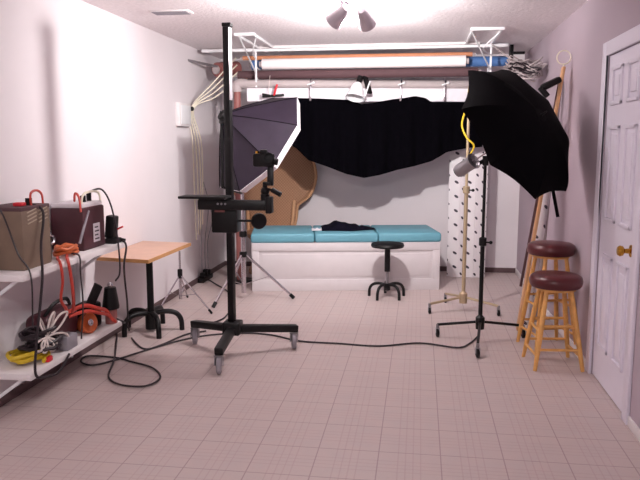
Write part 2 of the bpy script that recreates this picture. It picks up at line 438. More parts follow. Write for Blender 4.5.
hc = thing('hanging_clamp', atY(272, 96, 6.95), 'black spring clamp with one red handle above the softbox', 'clamp')
p = atY(272, 96, 6.95)
MB().bar(p+V((-.1, 0, -.005)), p+V((.12, .02, .01)), .03, .025, .006).bar(p+V((-.1, 0, .02)), p+V((.0, 0, .0)), .025, .02, .005).build('jaws', 'black_plastic', hc)
MB().bar(p+V((.02, 0, .005)), p+V((.055, 0, .115)), .022, .018, .005).build('handle', 'red_plastic', hc)['label'] = 'red plastic handle'
MB().tube([p+V((-.04, 0, .01)), (p.x-.04, 7.05, 2.14)], .003, 5).build('cord', 'white_cable', hc)

# pull chains from the rolls, gathered at a wall hook
hook = atX(191, 109, XL+.035)
for k, (px, py) in enumerate(((229, 63), (231, 70), (233, 77), (232, 84))):
    e = V((-1.90+.012*k, 7.12, 2.33-.07*k)); sag = (e+hook)/2+V((0, -.02, -.012*k))
    o = hook+V((.012*k, .055*k, -.02))
    pts = [e, sag, hook+V((.006*k, .01*k, .0)), o+V((.004, .01, -.3)), o+V((.01*math.sin(k), .04, -.7)), o+V((.012, .03-.02*k, -1.3+.05*k))]
    nm = ['topmost of the four fanned chains', 'second from top of the four fanned chains', 'third from top of the four fanned chains', 'lowest of the four fanned chains'][k]
    tag(MB().tube(spline(pts, 8), .0065, 6).build('pull_chain', 'cream_bead'), 'cream pull chain, '+nm+' tied to the left wall', 'chain', 'pull chains gathered on the left wall')
hk = thing('wall_hook', hook, 'small black knob hook on left wall holding the chains', 'hook')
MB().lathe([(.02, 0), (.02, .006), (.008, .01), (.008, .05), (0, .05)], (XL, hook.y-.03, hook.z), (1, 0, 0), 14).build('plate', 'white_metal', hk)
MB().ball((XL+.055, hook.y-.03, hook.z), .022, 12).build('knob', 'black_plastic', hk)
jb = thing('wall_box', (XL, 6.54, 1.62), 'flat white electrical box on left wall beside the chains', 'box')
MB().box((XL, 6.38, 1.62), (XL+.045, 6.70, 1.84), .006).build('housing', 'white_paint', jb)
MB().box((XL+.045, 6.40, 1.64), (XL+.052, 6.68, 1.82), .003).build('cover', 'white_metal', jb)

# ================================================================== BENCH
A, B = V((-1.62, 6.55, 0)), V((.22, 6.90, 0))
ub = (B-A).normalized(); wb = V((-ub.y, ub.x, 0)); L = (B-A).length; DP = .70
mtx = Matrix((( ub.x, wb.x, 0, A.x), (ub.y, wb.y, 0, A.y), (0, 0, 1, 0), (0, 0, 0, 1)))
bn = thing('bench', (A+B)/2+wb*DP/2, 'long white panelled bench box standing before the back wall', 'bench')
MB().box((0, .012, 0), (L, DP, .485), .004, mtx).build('body', 'bench_paint', bn)
f = MB()
for z0, z1 in ((.0, .115), (.40, .485)): f.box((0, 0, z0), (L, .014, z1), .003, mtx)
f.box((0, 0, .11), (.07, .014, .41), .003, mtx); f.box((L-.07, 0, .11), (L, .014, .41), .003, mtx)
f.box((.1, .006, .14), (L-.1, .014, .37), .004, mtx)
f.build('front_panel', 'bench_paint', bn)
for k, nm in enumerate(('left turquoise cushion on the white bench, beside the chrome stand', 'middle turquoise cushion on the white bench, under the dark cloth', 'right turquoise cushion on the white bench, behind the black stool')):
    w3 = (L+.02)/3
    c = tag(MB().box((-.01+k*w3+.002, -.012, .485), (-.01+(k+1)*w3-.002, DP, .578), .022, mtx, 3).build('cushion', 'turquoise_vinyl'), nm, 'cushion', 'turquoise bench cushions')
def loc(x, y, z): return mtx @ V((x, y, z))
rows = []
for i in range(15):
    r = []
    for j in range(29):
        u = j/28; v = i/14
        h = .075*math.sin(PI*v)**.7*(math.sin(PI*min(1, u*1.25+.06))**.6 if u < .75 else max(0, (1-u)/.25)*.55+.03)*(1+.15*math.sin(u*17+v*5)+.1*math.sin(u*31))
        wv = .5+.5*min(1, (1-u)*2.2)
        r.append(loc(.70+u*.56, .16+.34*((v-.5)*wv+.5)+.015*math.sin(u*9), .579+max(.002, h)))
    rows.append(r)
tag(MB().sheet(rows, 0).build('folded_cloth', 'navy_cloth', sharp=80), 'crumpled dark navy cloth lying on middle of the turquoise cushions', 'cloth')
rows = [[loc(.60+.1*j/8, .2+.16*i/5, .581+.02*math.sin(PI*i/5)*(.6+.5*math.sin(j*1.7))) for j in range(9)] for i in range(6)]
tag(MB().sheet(rows, 0).build('white_rag', 'white_fabric', sharp=80), 'small crumpled white rag beside the dark cloth on the cushions', 'rag')

# ================================================================== WICKER CHAIR
cx, cy = -1.67, 7.58
wc = thing('wicker_chair', (cx, cy, 0), 'brown wicker peacock chair with round fan back behind the bench', 'chair')
MB().lathe([(0, .0), (.23, .0), (.24, .03), (.17, .16), (.13, .25), (.17, .34), (.25, .42), (.25, .44), (0, .44)], (cx, cy, 0), n=32).build('base', 'woven_cane', wc)
MB().lathe([(0, .44), (.25, .44), (.265, .455), (.25, .475), (0, .48)], (cx, cy, 0), n=32).build('seat', 'woven_cane', wc)
prof = [(.48, .26), (.62, .285), (.74, .295), (.79, .34), (.85, .42), (.95, .475), (1.08, .50), (1.22, .475), (1.33, .42), (1.42, .34), (1.49, .22), (1.52, .08)]
def fy(z): return cy+.11+(z-.48)*.17
rows = []
for z, hw in prof: rows.append([(cx+hw*math.sin(a*PI/2/10*1.0), fy(z)-.14*(1-math.cos(a*PI/2/10))*-1-.10*(math.sin(a*PI/20)**2), z) for a in range(-10, 11)])
MB().sheet(rows, .012).build('fan_back', 'woven_cane', wc, sharp=80)
rim = [rows[i][-1] for i in range(len(rows))]+[rows[i][0] for i in range(len(rows)-1, -1, -1)]
MB().tube(spline([V(p)+V((0, -.01, 0)) for p in rim], 4), .018, 8).build('rim', 'cork_brown', wc)
inner = [V((cx+(p[0]-cx)*.86, p[1]-.012, 1.0+(p[2]-1.0)*.88)) for p in rim if p[2] > .7]
MB().tube(spline(inner, 4), .009, 6).build('inner_hoop', 'cork_brown', wc)
for sx in (-1, 1):
    MB().tube([(cx+sx*.25, cy+.05, .44), (cx+sx*.275, fy(.74)-.06, .82)], .02, 10).build('arm_post', 'cork_brown', wc)

# ================================================================== STANDS
def caster(root, top, r=.045, mt='rubber_grey'):
    top = V(top)
    f = MB().cyl((top.x, top.y, r*1.9), (top.x, top.y, top.z), .012, n=10)
    for sx in (-1, 1): f.bar((top.x+sx*r*.42, top.y, r*1.95), (top.x+sx*r*.42, top.y-.012, r*.9), .006, r*.8)
    f.box((top.x-r*.5, top.y-r*.5, r*2.0), (top.x+r*.5, top.y+r*.4, r*2.14))
    fk = f.build('caster', 'grey_metal', root)
    MB().lathe([(0, -r*.3), (r*.8, -r*.3), (r, -r*.2), (r, r*.2), (r*.8, r*.3), (0, r*.3)], (top.x, top.y-.012, r), (1, .25, 0), 22).build('wheel', mt, fk)

# big studio column stand
sx, sy = -1.255, 4.50
cs_ = thing('camera_stand', (sx, sy, 0), 'tall black studio column stand on three caster-wheeled legs', 'camera stand')
zt = atY(228, 25, sy).z
hubz = .215
ROT = Matrix.Translation((sx, sy, 0)) @ Matrix.Rotation(math.radians(-16), 4, 'Z') @ Matrix.Translation((-sx, -sy, 0))
MB().box((sx-.026, sy-.02, hubz-.03), (sx+.018, sy+.02, zt), .003, ROT).build('column', 'black_metal', cs_)
MB().box((sx+.0182, sy-.018, 1.74), (sx+.0205, sy+.018, zt-.02), .0008, ROT).build('rail', 'highlight_metal', cs_)  # bright plate added as the lamp's highlight on the upper column face
MB().box((sx-.03, sy-.03, zt-.012), (sx+.03, sy+.03, zt+.012), .004).build('top_cap', 'black_plastic', cs_)
MB().box((sx-.06, sy-.06, hubz-.06), (sx+.06, sy+.06, hubz+.03), .01).build('hub', 'black_metal', cs_)
for (ex, ey) in ((-1.625, 4.76), (-.845, 4.74), (-1.243, 4.11)):
    e = V((ex, ey, .145)); c = V((sx, sy, hubz-.02))
    MB().bar(c, e, .058, .05, .008).build('leg', 'black_metal', cs_)
    caster(cs_, (ex+(sx-ex)*.05, ey+(sy-ey)*.05, .13), .057)
za = 1.055
MB().box((sx-.115, sy-.07, za-.19), (sx+.06, sy+.055, za+.02), .01).build('carriage', 'black_metal', cs_)
MB().box((sx-.09, sy-.073, za-.05), (sx-.02, sy-.069, za-.02)).build('label_plate', 'red_brown', cs_)
arm = MB().box((sx-.19, sy-.125, za-.032), (sx+.295, sy-.072, za+.035), .008).build('arm', 'black_metal', cs_)
MB().box((sx+.27, sy-.14, za-.05), (sx+.31, sy-.06, za+.06), .008).build('end_clamp', 'black_plastic', arm)
s_ = MB()
for k in range(3): s_.cyl((sx-.05+.025*k, sy-.125, za+.01), (sx-.05+.025*k, sy-.132, za+.01), .007, n=10)
s_.build('screw', 'grey_metal', arm)
pt = MB().box((sx-.30, sy-.19, za+.045), (sx+.02, sy-.04, za+.062), .004).box((sx-.18, sy-.13, za+.03), (sx-.02, sy-.08, za+.05)).build('platform', 'black_plastic', cs_)
MB().cyl((sx+.03, sy-.03, .945), (sx+.195, sy-.02, .945), .008, n=10).lathe([(0, 0), (.05, 0), (.055, .015), (.05, .03), (0, .03)], (sx+.195, sy-.02, .945), (.5, -.85, 0), 22).build('crank_wheel', 'black_plastic', cs_)
# camera on its tilting head at the arm's end
kx, ky = sx+.262, sy-.10
cm = thing('camera', (kx, ky, za+.06), 'black camera on a tilting head at the end of the stand arm', 'camera')
MB().cyl((kx, ky, za+.035), (kx, ky, za+.075), .03, n=16).ball((kx, ky, za+.095), .03).cyl((kx, ky, za+.1), (kx, ky, za+.15), .016, n=12).build('tilt_head', 'black_plastic', cm)
MB().cyl((kx+.02, ky-.01, za+.11), (kx+.055, ky-.02, za+.10), .008, n=8).cyl((kx+.05, ky-.02, za+.105), (kx+.11, ky-.03, za+.075), .017, n=12).build('pan_handle', 'black_plastic', cm)
MB().bar((kx+.035, ky, za+.13), (kx+.035, ky+.01, za+.26), .04, .022, .004).bar((kx-.01, ky, za+.145), (kx+.04, ky, za+.145), .05, .02, .004).build('bracket', 'black_metal', cm)
zc = za+.028
bd = MB().box((kx-.075, ky-.03, zc+.225), (kx+.06, ky+.03, zc+.31), .01).box((kx-.03, ky-.025, zc+.305), (kx+.015, ky+.025, zc+.335), .008).build('body', 'black_plastic', cm)
MB().cyl((kx-.005, ky+.03, zc+.265), (kx-.005, ky+.10, zc+.262), .032, .036, 18).build('lens', 'black_metal', bd)
MB().lathe([(.02, 0), (.03, .0), (.034, .03), (.026, .03)], (kx+.03, ky-.03, zc+.285), (.2, -1, 0), 16).build('viewfinder', 'black_plastic', bd)
MB().cyl((kx+.06, ky, zc+.26), (kx+.085, ky, zc+.255), .022, n=14).build('focus_knob', 'black_plastic', bd)
MB().cyl((kx-.05, ky, zc+.31), (kx-.05, ky, zc+.325), .011, n=12).build('shutter_knob', 'gold', bd)

# softbox, its flash head, chrome stand
us = (RT*.678-UP*.496+FW*.542).normalized()
ctr = atY(258, 143, 6.2); R8 = .545; LEN = .385
apex = ctr-us*LEN
m1 = V((0, 0, 1)); m1 = (m1-us*us.z).normalized(); m2 = us.cross(m1).normalized()
def oct_pt(k, r, d, ph=.445): a = 2*PI*k/8+ph; return apex+us*d+(m1*math.cos(a)+m2*math.sin(a))*r
sb = thing('softbox', apex, 'dark purple-grey octagonal softbox with white front edge, behind the column stand', 'softbox')
rows = []
for i in range(7):
    t = i/6
    r = []
    for k in range(33):
        kk = k/4; k0 = math.floor(kk); fr_ = kk-k0
        rr = .07+(R8-.07)*(t**.92)
        a, c = oct_pt(k0, rr, LEN*t), oct_pt(k0+1, rr, LEN*t)
        r.append(a.lerp(c, fr_)-us*0+((apex+us*LEN*t)-(a+c)/2).normalized()*(.02*math.sin(PI*t)*math.sin(PI*fr_)))
    rows.append(r)
MB().sheet(rows, .004).build('shell', 'softbox_nylon', sb, sharp=18)
lip = [[oct_pt(k, R8+.001, LEN-.004) for k in range(9)], [oct_pt(k, R8-.03, LEN+.06) for k in range(9)]]
MB().sheet(lip, .004).build('front_lip', 'white_fabric', sb, sharp=15)
dsk = MB(); dsk.raw([oct_pt(k, R8-.012, LEN-.0) for k in range(8)], [tuple(range(8))]); dsk.build('diffuser', 'white_fabric', sb)
sm_ = MB()
for k in range(8): sm_.tube([oct_pt(k, .072+(R8-.070)*((i/6)**.92), LEN*i/6) for i in range(7)], .0035, 5)
sm_.build('seam', 'black_nylon', sb)
fh = thing('studio_flash', apex-us*.1, 'black flash head at the back of the softbox behind the column', 'flash')
MB().lathe([(0, -.06), (.045, -.06), (.05, -.05), (.05, -.03), (.075, -.02), (.075, .0), (0, .0)], apex, us, 22).build('housing', 'black_plastic', fh)
px_ = atY(222, 150, 5.97)
br_ = MB().bar((px_.x, px_.y, 1.06), (px_.x, px_.y, apex.z+.06), .022, .022, .003)
br_.bar((px_.x, px_.y, apex.z-.01), apex-us*.045, .02, .02)
br_.build('bracket', 'black_metal', fh)
kx2, ky2 = atY(244, 298, 6.22).x, 6.22
MB().bar((px_.x, px_.y, 1.07), (kx2, ky2, .995), .02, .02, .003).build('boom', 'black_metal', fh)
def tripod(x, y, hgt, legs, apz, label, r=.014, mt='chrome', name='light_stand', foot='black_plastic'):
    t = thing(name, (x, y, 0), label, 'light stand')
    MB().cyl((x, y, .06), (x, y, hgt*.62), r*1.25, n=14).build('lower_tube', mt, t)
    MB().cyl((x, y, hgt*.55), (x, y, hgt), r*.9, n=14).build('upper_tube', mt, t)
    MB().lathe([(r*1.3, 0), (r*2, .006), (r*2, .05), (r*1.3, .056)], (x, y, hgt*.62-.03), n=16).build('collar', 'black_plastic', t)
    MB().lathe([(r*1.3, -.02), (r*2, -.015), (r*2, .03), (r*1.3, .035)], (x, y, apz), n=16).build('leg_collar', 'black_plastic', t)
    for (fx, fy_) in legs:
        lg = MB().tube([(x+(fx-x)*.06, y+(fy_-y)*.06, apz), (fx, fy_, .012)], r*.65, 8).build('leg', mt, t)
        MB().cyl((fx-(fx-x)*.08, fy_-(fy_-y)*.08, apz*.08+.012), (fx+.0001, fy_, .010), r*.95, n=10).build('foot', foot, lg)
        MB().bar((x, y, apz*.33), (x+(fx-x)*.5, y+(fy_-y)*.5, apz*.52), .012, .006).build('brace', mt, t)
    return t
tripod(kx2, ky2, 1.0, ((kx2+.47, ky2+.06), (kx2-.18, ky2-.40), (kx2-.24, ky2+.36)), .42, 'chrome tripod stand under the softbox at the left bench end', .018)
tripod(-2.12, 5.88, .50, ((-1.745, 5.60), (-2.25, 5.70), (-2.16, 6.18)), .27, 'short thin silver tripod stand on floor behind the brown table', .011)

# black rolling stand with umbrella
def roll_stand(x, y, hubz, hgt, legs, mt, name, label, r, wr, wheel='black_plastic'):
    t = thing(name, (x, y, 0), label, 'light stand')
    MB().cyl((x, y, hubz-.05), (x, y, hgt*.55), r*1.2, n=14).build('lower_tube', mt, t)
    MB().cyl((x, y, hgt*.5), (x, y, hgt), r*.85, n=14).build('upper_tube', mt, t)
    k = MB().lathe([(r*1.2, -.03), (r*2.1, -.025), (r*2.1, .03), (r*1.2, .035)], (x, y, hgt*.55), n=16).build('collar', mt, t)
    MB().cyl((x+r, y-.01, hgt*.55), (x+.05, y-.02, hgt*.55), .006, n=8).ball((x+.055, y-.02, hgt*.55), .013, 10).build('knob', 'black_plastic', k)
    MB().lathe([(0, -.06), (r*2.4, -.055), (r*2.6, .03), (r*1.2, .05)], (x, y, hubz), n=18).build('hub', mt, t)
    for (fx, fy_) in legs:
        MB().tube([(x, y, hubz), (fx, fy_, wr*2+.03)], r*.8, 8).build('leg', mt, t)
        caster(t, (fx, fy_, wr*2+.035), wr, wheel)
    return t
uu = (RT*.560+UP*.408-FW*.721).normalized()
rc = atY(517.4, 131.3, 4.77); S = rc-uu*.40; RU, DU = .520, .20
ux, uy = .465, 5.08
roll_stand(ux, uy, .155, 1.36, ((.16, 5.18), (.42, 4.70), (.80, 5.24)), 'black_metal', 'light_stand', 'black rolling light stand beneath the black umbrella', .013, .032)
roll_stand(.40, 6.02, .13, 1.93, ((.11, 5.9), (.26, 6.34), (.69, 5.9)), 'brass', 'light_stand', 'tall dull brass-coloured rolling stand before the flecked panel', .014, .027)
yc = MB().tube(spline([atY(469, 90, 5.99), atY(466, 108, 5.97), atY(462, 125, 5.98), atY(467, 138, 5.96), atY(474, 146, 5.96), atY(468, 158, 5.99)]), .008, 6)
tag(yc.build('yellow_rope', 'yellow_cable'), 'yellow rope wound loosely around the top of the brass stand', 'rope')
# umbrella
e1 = V((0, 0, 1)); e1 = (e1-uu*uu.z).normalized(); e2 = uu.cross(e1).normalized()
def um(a, t):
    ph = t*1.25; r = RU*math.sin(ph)/math.sin(1.25); h = DU*(math.cos(ph)-math.cos(1.25))/(1-math.cos(1.25))
    return rc+uu*h+(e1*math.cos(a)+e2*math.sin(a))*r
OFF = .487
um_ = thing('umbrella', rc, 'large black photo umbrella opened toward the bench at right', 'umbrella')
rows = []
for i in range(13):
    t = i/12; r = []
    for k in range(49):
        kk = k/6; k0 = math.floor(kk); f_ = kk-k0
        a0 = 2*PI*k0/8+OFF; a1_ = a0+2*PI/8
        lin = um(a0, t).lerp(um(a1_, t), f_); rnd = um(a0+f_*2*PI/8, t)
        q = lin.lerp(rnd, .35*(1-t)); q = q+(rc+uu*.1-q)*(.05*t*t*math.sin(PI*f_))
        r.append(q)
    rows.append(r)
MB().sheet(rows, .003).build('canopy', 'black_nylon', um_, sharp=14)
for k in range(8): MB().tube([um(2*PI*k/8+OFF, i/10).lerp(rc-uu*.05, .03) for i in range(11)], .004, 5).build('rib', 'grey_metal', um_)
MB().cyl(S-uu*.02, rc+uu*(DU+.0), .006, n=8).build('shaft', 'chrome', um_)
MB().cyl(rc+uu*DU, rc+uu*(DU+.045), .009, .005, 10).build('tip', 'black_plastic', um_)
q = um(3*PI/4+OFF, 1).lerp(um(PI+OFF, 1), .62)
MB().bar(q+V((-.012, .004, .03)), q+V((.028, .004, -.15)), .022, .008, .002).build('strap', 'black_nylon', um_)
sh = thing('strobe_head', S, 'silver strobe head aimed into the black umbrella', 'strobe')
MB().lathe([(0, -.13), (.04, -.13), (.048, -.12), (.048, .0), (.06, .03), (.055, .03), (.04, .0), (0, -.0)], S-uu*.03, uu, 20).build('housing', 'grey_metal', sh)
MB().bar((ux, uy, 1.34), S-uu*.06-V((0, 0, .03)), .026, .026, .006).box((ux-.02, uy-.02, 1.30), (ux+.02, uy+.02, 1.37), .005).build('swivel', 'black_plastic', sh)
MB().cyl(S-uu*.165, S-uu*.155, .04, n=16).build('rear_panel', 'black_plastic', sh)

# ================================================================== RIGHT SIDE LEANERS
fp = thing('flecked_panel', (.52, 7.6, 0), 'white folding panel printed with dark flecks standing by back wall', 'panel')
xs = [.32, .435, .50, .60, .725]; ys = [7.60, 7.56, 7.59, 7.56, 7.60]
for k in range(4):
    MB().bar((xs[k], ys[k], .69), (xs[k+1], ys[k+1], .69), .012, 1.37, .002).build('leaf', 'flecked_paper', fp)
wbd = thing('leaning_board', (.80, 5.46, 0), 'tan wooden board leaning on the right wall behind the stools', 'board')
MB().bar((.785, 5.42, .01), (1.045, 5.46, 2.02), .02, .07, .004).build('plank', 'lean_wood', wbd)
MB().bar((.80, 5.46, .35), (1.03, 5.49, 1.95), .018, .02, .002).build('edge_strip', 'paper_brown', wbd)
rl = thing('paper_roll', (.88, 5.6, 0), 'white flecked wrapping paper roll leaning behind the wooden board', 'paper roll')
MB().cyl((.86, 5.56, .0), (1.04, 5.60, 1.62), .038, n=20).build('paper', 'flecked_paper', rl)
tag(MB().cyl((.965, 5.74, 0), (1.08, 5.76, 1.95), .022, n=16).build('grey_tube', 'paper_grey'), 'grey tube leaning on right wall behind the flecked roll', 'tube')
wh = MB().torus((1.045, 5.47, 2.09), (0, 1, 0), .05, .005, 20, 6).cyl((1.045, 5.463, 2.018), (1.045, 5.47, 2.045), .005, n=6)
tag(wh.build('wire_hoop', 'cream_bead'), 'thin cream wire hoop on top of the leaning wooden board', 'hoop')
bc = thing('clamp', (1.0, 5.42, 1.9), 'black clamp gripping the top of the leaning wooden board', 'clamp')
MB().bar((.88, 5.40, 1.86), (1.02, 5.425, 1.93), .075, .05, .02).build('jaws', 'black_plastic', bc)
MB().bar((.87, 5.40, 1.87), (.93, 5.40, 1.80), .04, .04, .006).build('handle', 'black_plastic', bc)
tg = MB()
for k in range(9):
    c = atY(524, 69, 6.5)+V((.02*math.sin(k*2.1), 0, .03-.008*k)); ptl = []
    for q_ in range(8):
        a = q_*1.9+k
        ptl.append(V((min(1.085, c.x+.19*math.cos(a)*(1-.05*q_)), c.y+.12*math.sin(a*1.3), min(2.40, c.z+.075*math.sin(a*2.1+k)))))
    tg.tube(spline(ptl, 5), .006, 5)
tg.tube([(.67, 6.99, 2.39), atY(524, 69, 6.5)], .008, 5)
tag(tg.build('tangled_cord', 'paper_grey'), 'tangle of pale cord hanging at the right end of the rolls', 'cord')
tk = []
for q_ in range(26):
    a = q_*2.3
    tk.append(atY(524, 69, 6.46)+V((.15*math.cos(a), .10*math.sin(a*1.3), .05*math.sin(a*1.7))))
tag(MB().tube(spline(tk, 5), .007, 5).build('dark_cable', 'black_cable'), 'dark cable wound through the tangle of pale cord', 'cable')
bb = thing('roll_bracket', (.87, 7.2, 2.2), 'small black end bracket at right end of the blue roll', 'bracket')
MB().box((.862, 7.19, 2.22), (.895, 7.30, H), .004).box((.86, 7.16, 2.325), (1.0, 7.2, 2.35), .004).build('plate', 'black_metal', bb)

# stools
def bar_stool(x, y, h, R, label, rz):
    t = thing('bar_stool', (x, y, 0), label, 'stool', 'wooden bar stools by the door')
    MB().lathe([(0, h-.08), (R*.94, h-.08), (R, h-.066), (R*1.03, h-.038), (R*.98, h-.014), (R*.85, h), (R*.5, h+.008), (0, h+.01)], (x, y, 0), n=36).build('seat', 'oxblood_vinyl', t)
    MB().cyl((x, y, h-.1), (x, y, h-.08), R*.78, n=28).build('seat_ring', 'stool_wood', t)
    P = []
    for k in range(4):
        a = rz+PI/4+k*PI/2; c, s_ = math.cos(a), math.sin(a)
        P.append((V((x+c*R*.66, y+s_*R*.66, h-.09)), V((x+c*.215, y+s_*.215, 0))))
        p, q = P[-1]
        MB().tube([p, p.lerp(q, .35), p.lerp(q, .7), q], [.014, .017, .017, .012], 12).build('leg', 'stool_wood', t)
    for k in range(4):
        for f_ in ((.45, .74) if k % 2 == 0 else (.52, .82)):
            a, c = P[k], P[(k+1) % 4]
            MB().cyl(a[0].lerp(a[1], f_), c[0].lerp(c[1], f_), .009, n=10).build('rung', 'stool_wood', t)
bar_stool(.90, 4.62, .61, .166, 'nearer and lower wooden bar stool with round oxblood cushion', .10)
bar_stool(.935, 5.02, .76, .162, 'taller wooden bar stool with oxblood cushion behind the nearer one', .28)

# star-foot pedestals
def star_base(t, x, y, hub, R, n, rot, r, tilt=.0):
    for k in range(n):
        a = rot+2*PI*k/n; c, s_ = math.cos(a), math.sin(a)
        pts = [(x, y, hub), (x+c*R*.45, y+s_*R*.45, hub+.015), (x+c*R*.8, y+s_*R*.8, hub), (x+c*R*.97, y+s_*R*.97, hub*.62), (x+c*R, y+s_*R, .0)]
        MB().tube(spline(pts), r, 10).build('leg', 'black_metal', t)
kx3, ky3 = -.285, 6.49
st = thing('swivel_stool', (kx3, ky3, 0), 'small round black swivel stool in front of the turquoise bench', 'stool')
MB().lathe([(0, .475), (.10, .475), (.15, .485), (.158, .5), (.15, .52), (.1, .527), (0, .527)], (kx3, ky3, 0), n=32).build('seat', 'black_plastic', st)
MB().cyl((kx3, ky3, .25), (kx3, ky3, .48), .027, n=16).build('sleeve', 'black_metal', st)
MB().cyl((kx3, ky3, .06), (kx3, ky3, .27), .014, n=14).build('screw_rod', 'grey_metal', st)
MB().cyl((kx3, ky3, .07), (kx3, ky3, .135), .032, n=16).build('hub', 'black_metal', st)
star_base(st, kx3, ky3, .115, .175, 5, .45, .014)

# ================================================================== TABLE
tx, ty = -2.085, 5.02
tb = thing('pedestal_table', (tx, ty, 0), 'brown laminate pedestal table with black star feet against left wall', 'table')
zt_ = .645
tp = MB(); cor = [(-2.29, 4.63), (-1.875, 4.56), (-1.855, 5.42), (-2.29, 5.48)]
tp.raw([V((a, c, zt_-.022)) for a, c in cor]+[V((a, c, zt_)) for a, c in cor], [(0, 3, 2, 1), (4, 5, 6, 7), (0, 1, 5, 4), (1, 2, 6, 5), (2, 3, 7, 6), (3, 0, 4, 7)])
tp.build('tabletop', 'table_laminate', tb)
eb = MB()
for (a, c) in (((-2.29, 4.63), (-1.875, 4.56)), ((-1.875, 4.56), (-1.855, 5.42))): eb.bar((*a, zt_-.011), (*c, zt_-.011), .006, .026)
eb.build('edge_band', 'yellow_edge', tb)
MB().cyl((tx+.03, ty, .06), (tx+.03, ty, zt_-.02), .026, n=18).build('column', 'black_metal', tb)
MB().cyl((tx+.03, ty, .02), (tx+.03, ty, .16), .045, n=18).build('hub', 'black_metal', tb)
MB().box((tx-.1, ty-.1, zt_-.034), (tx+.1, ty+.1, zt_-.021), .004).build('top_plate', 'black_metal', tb)
star_base(tb, tx+.03, ty, .14, .235, 5, .30, .02)

# ================================================================== SHELVES
def shelf(name, x1, y0, y1, z, label, sup):
    t = thing(name, (XL, (y0+y1)/2, z), label, 'shelf')
    MB().box((XL, y0, z-.035), (x1, y1, z), .004).build('board', 'white_paint', t)
    for y in sup:
        MB().box((XL, y-.012, z-.22), (XL+.02, y+.012, z-.035)).bar((XL+.015, y, z-.2), (x1-.08, y, z-.04), .018, .018).build('bracket', 'white_metal', t)
ZU, ZL, XS = .787, .253, -1.95
def PLACE(p):
    t = min(1, max(0, (p.y-3.84)/.28)); t = t*t*(3-2*t)
    return V((XL+(p.x-XL)*.857, p.y-.22+.12*t, p.z))
shelf('wall_shelf', XS, 3.44, 4.60, ZU, 'upper white wall shelf carrying the two power packs', (3.5, 4.4))
shelf('wall_shelf', XS, 3.46, 4.47, ZL, 'lower white wall shelf piled with cables and adapters', (3.5, 4.3))
tag(MB().box((-2.295, 4.40, ZL), (-2.25, 4.46, ZU-.035), .004).build('shelf_post', 'white_metal'), 'white upright post between the upper and lower wall shelves', 'post')

# olive power pack
pp = thing('power_pack', (-2.15, 3.68, ZU), 'large olive-brown power pack at the near end of upper shelf', 'power pack', 'flash power packs')
MB().box((-2.285, 3.56, ZU), (-2.02, 3.84, ZU+.325), .01).build('case', 'olive_case', pp)
v = MB()
for k in range(4):
    for j in range(2): v.bar((-2.018, 3.61+j*.11, ZU+.245+k*.02), (-2.018, 3.70+j*.11, ZU+.262+k*.02), .004, .006)
v.build('vent', 'vent_line', pp)
MB().box((-2.284, 3.558, ZU+.315), (-2.018, 3.842, ZU+.338), .006).build('lid', 'paper_brown', pp)
MB().tube(spline([(-2.05, 3.70, ZU+.33), (-2.05, 3.70, ZU+.40), (-2.05, 3.76, ZU+.415), (-2.05, 3.81, ZU+.39), (-2.05, 3.82, ZU+.33)]), .007, 6).build('handle', 'red_cable', pp)
MB().box((-2.12, 3.62, ZU+.338), (-2.06, 3.67, ZU+.358), .006).build('switch', 'red_plastic', pp)['label'] = 'red rocker switch'
MB().cyl((-2.22, 3.62, ZU+.338), (-2.22, 3.62, ZU+.42), .01, n=10).cyl((-2.08, 3.72, ZU+.338), (-2.08, 3.72, ZU+.375), .02, n=14).build('plug', 'black_plastic', pp)
# maroon power pack
p2 = thing('power_pack', (-2.15, 4.28, ZU), 'maroon power pack with white label at middle of upper shelf', 'power pack', 'flash power packs')
MB().box((-2.285, 4.12, ZU), (-2.03, 4.42, ZU+.27), .012).build('case', 'maroon_case', p2)
MB().box((-2.284, 4.13, ZU+.268), (-2.04, 4.41, ZU+.30), .01).build('control_panel', 'label_white', p2)
MB().box((-2.031, 4.25, ZU+.04), (-2.027, 4.34, ZU+.16), .001).build('label_plate', 'label_white', p2)
t_ = MB()
for k in range(4): t_.box((-2.028, 4.265, ZU+.055+k*.025), (-2.026, 4.325-.012*(k % 2), ZU+.064+k*.025))
t_.build('label_lines', 'ink', p2)
MB().tube(spline([(-2.05, 4.14, ZU+.28), (-2.05, 4.17, ZU+.35), (-2.05, 4.28, ZU+.365), (-2.05, 4.38, ZU+.35), (-2.05, 4.41, ZU+.28)]), .008, 6).build('handle', 'cream_bead', p2)
MB().bar((-2.02, 4.06, ZU+.06), (-2.03, 4.20, ZU+.25), .014, .014, .003).build('strap', 'rubber_grey', p2)
MB().cyl((-2.1, 4.33, ZU+.30), (-2.1, 4.33, ZU+.36), .018, n=12).cyl((-2.1, 4.25, ZU+.30), (-2.1, 4.25, ZU+.34), .02, n=12).build('plug', 'black_plastic', p2)
MB().tube(spline([(-2.12, 4.17, ZU+.31), (-2.1, 4.15, ZU+.36), (-2.06, 4.13, ZU+.34), (-2.03, 4.10, ZU+.25)]), .008, 6).build('lead', 'red_cable', p2)

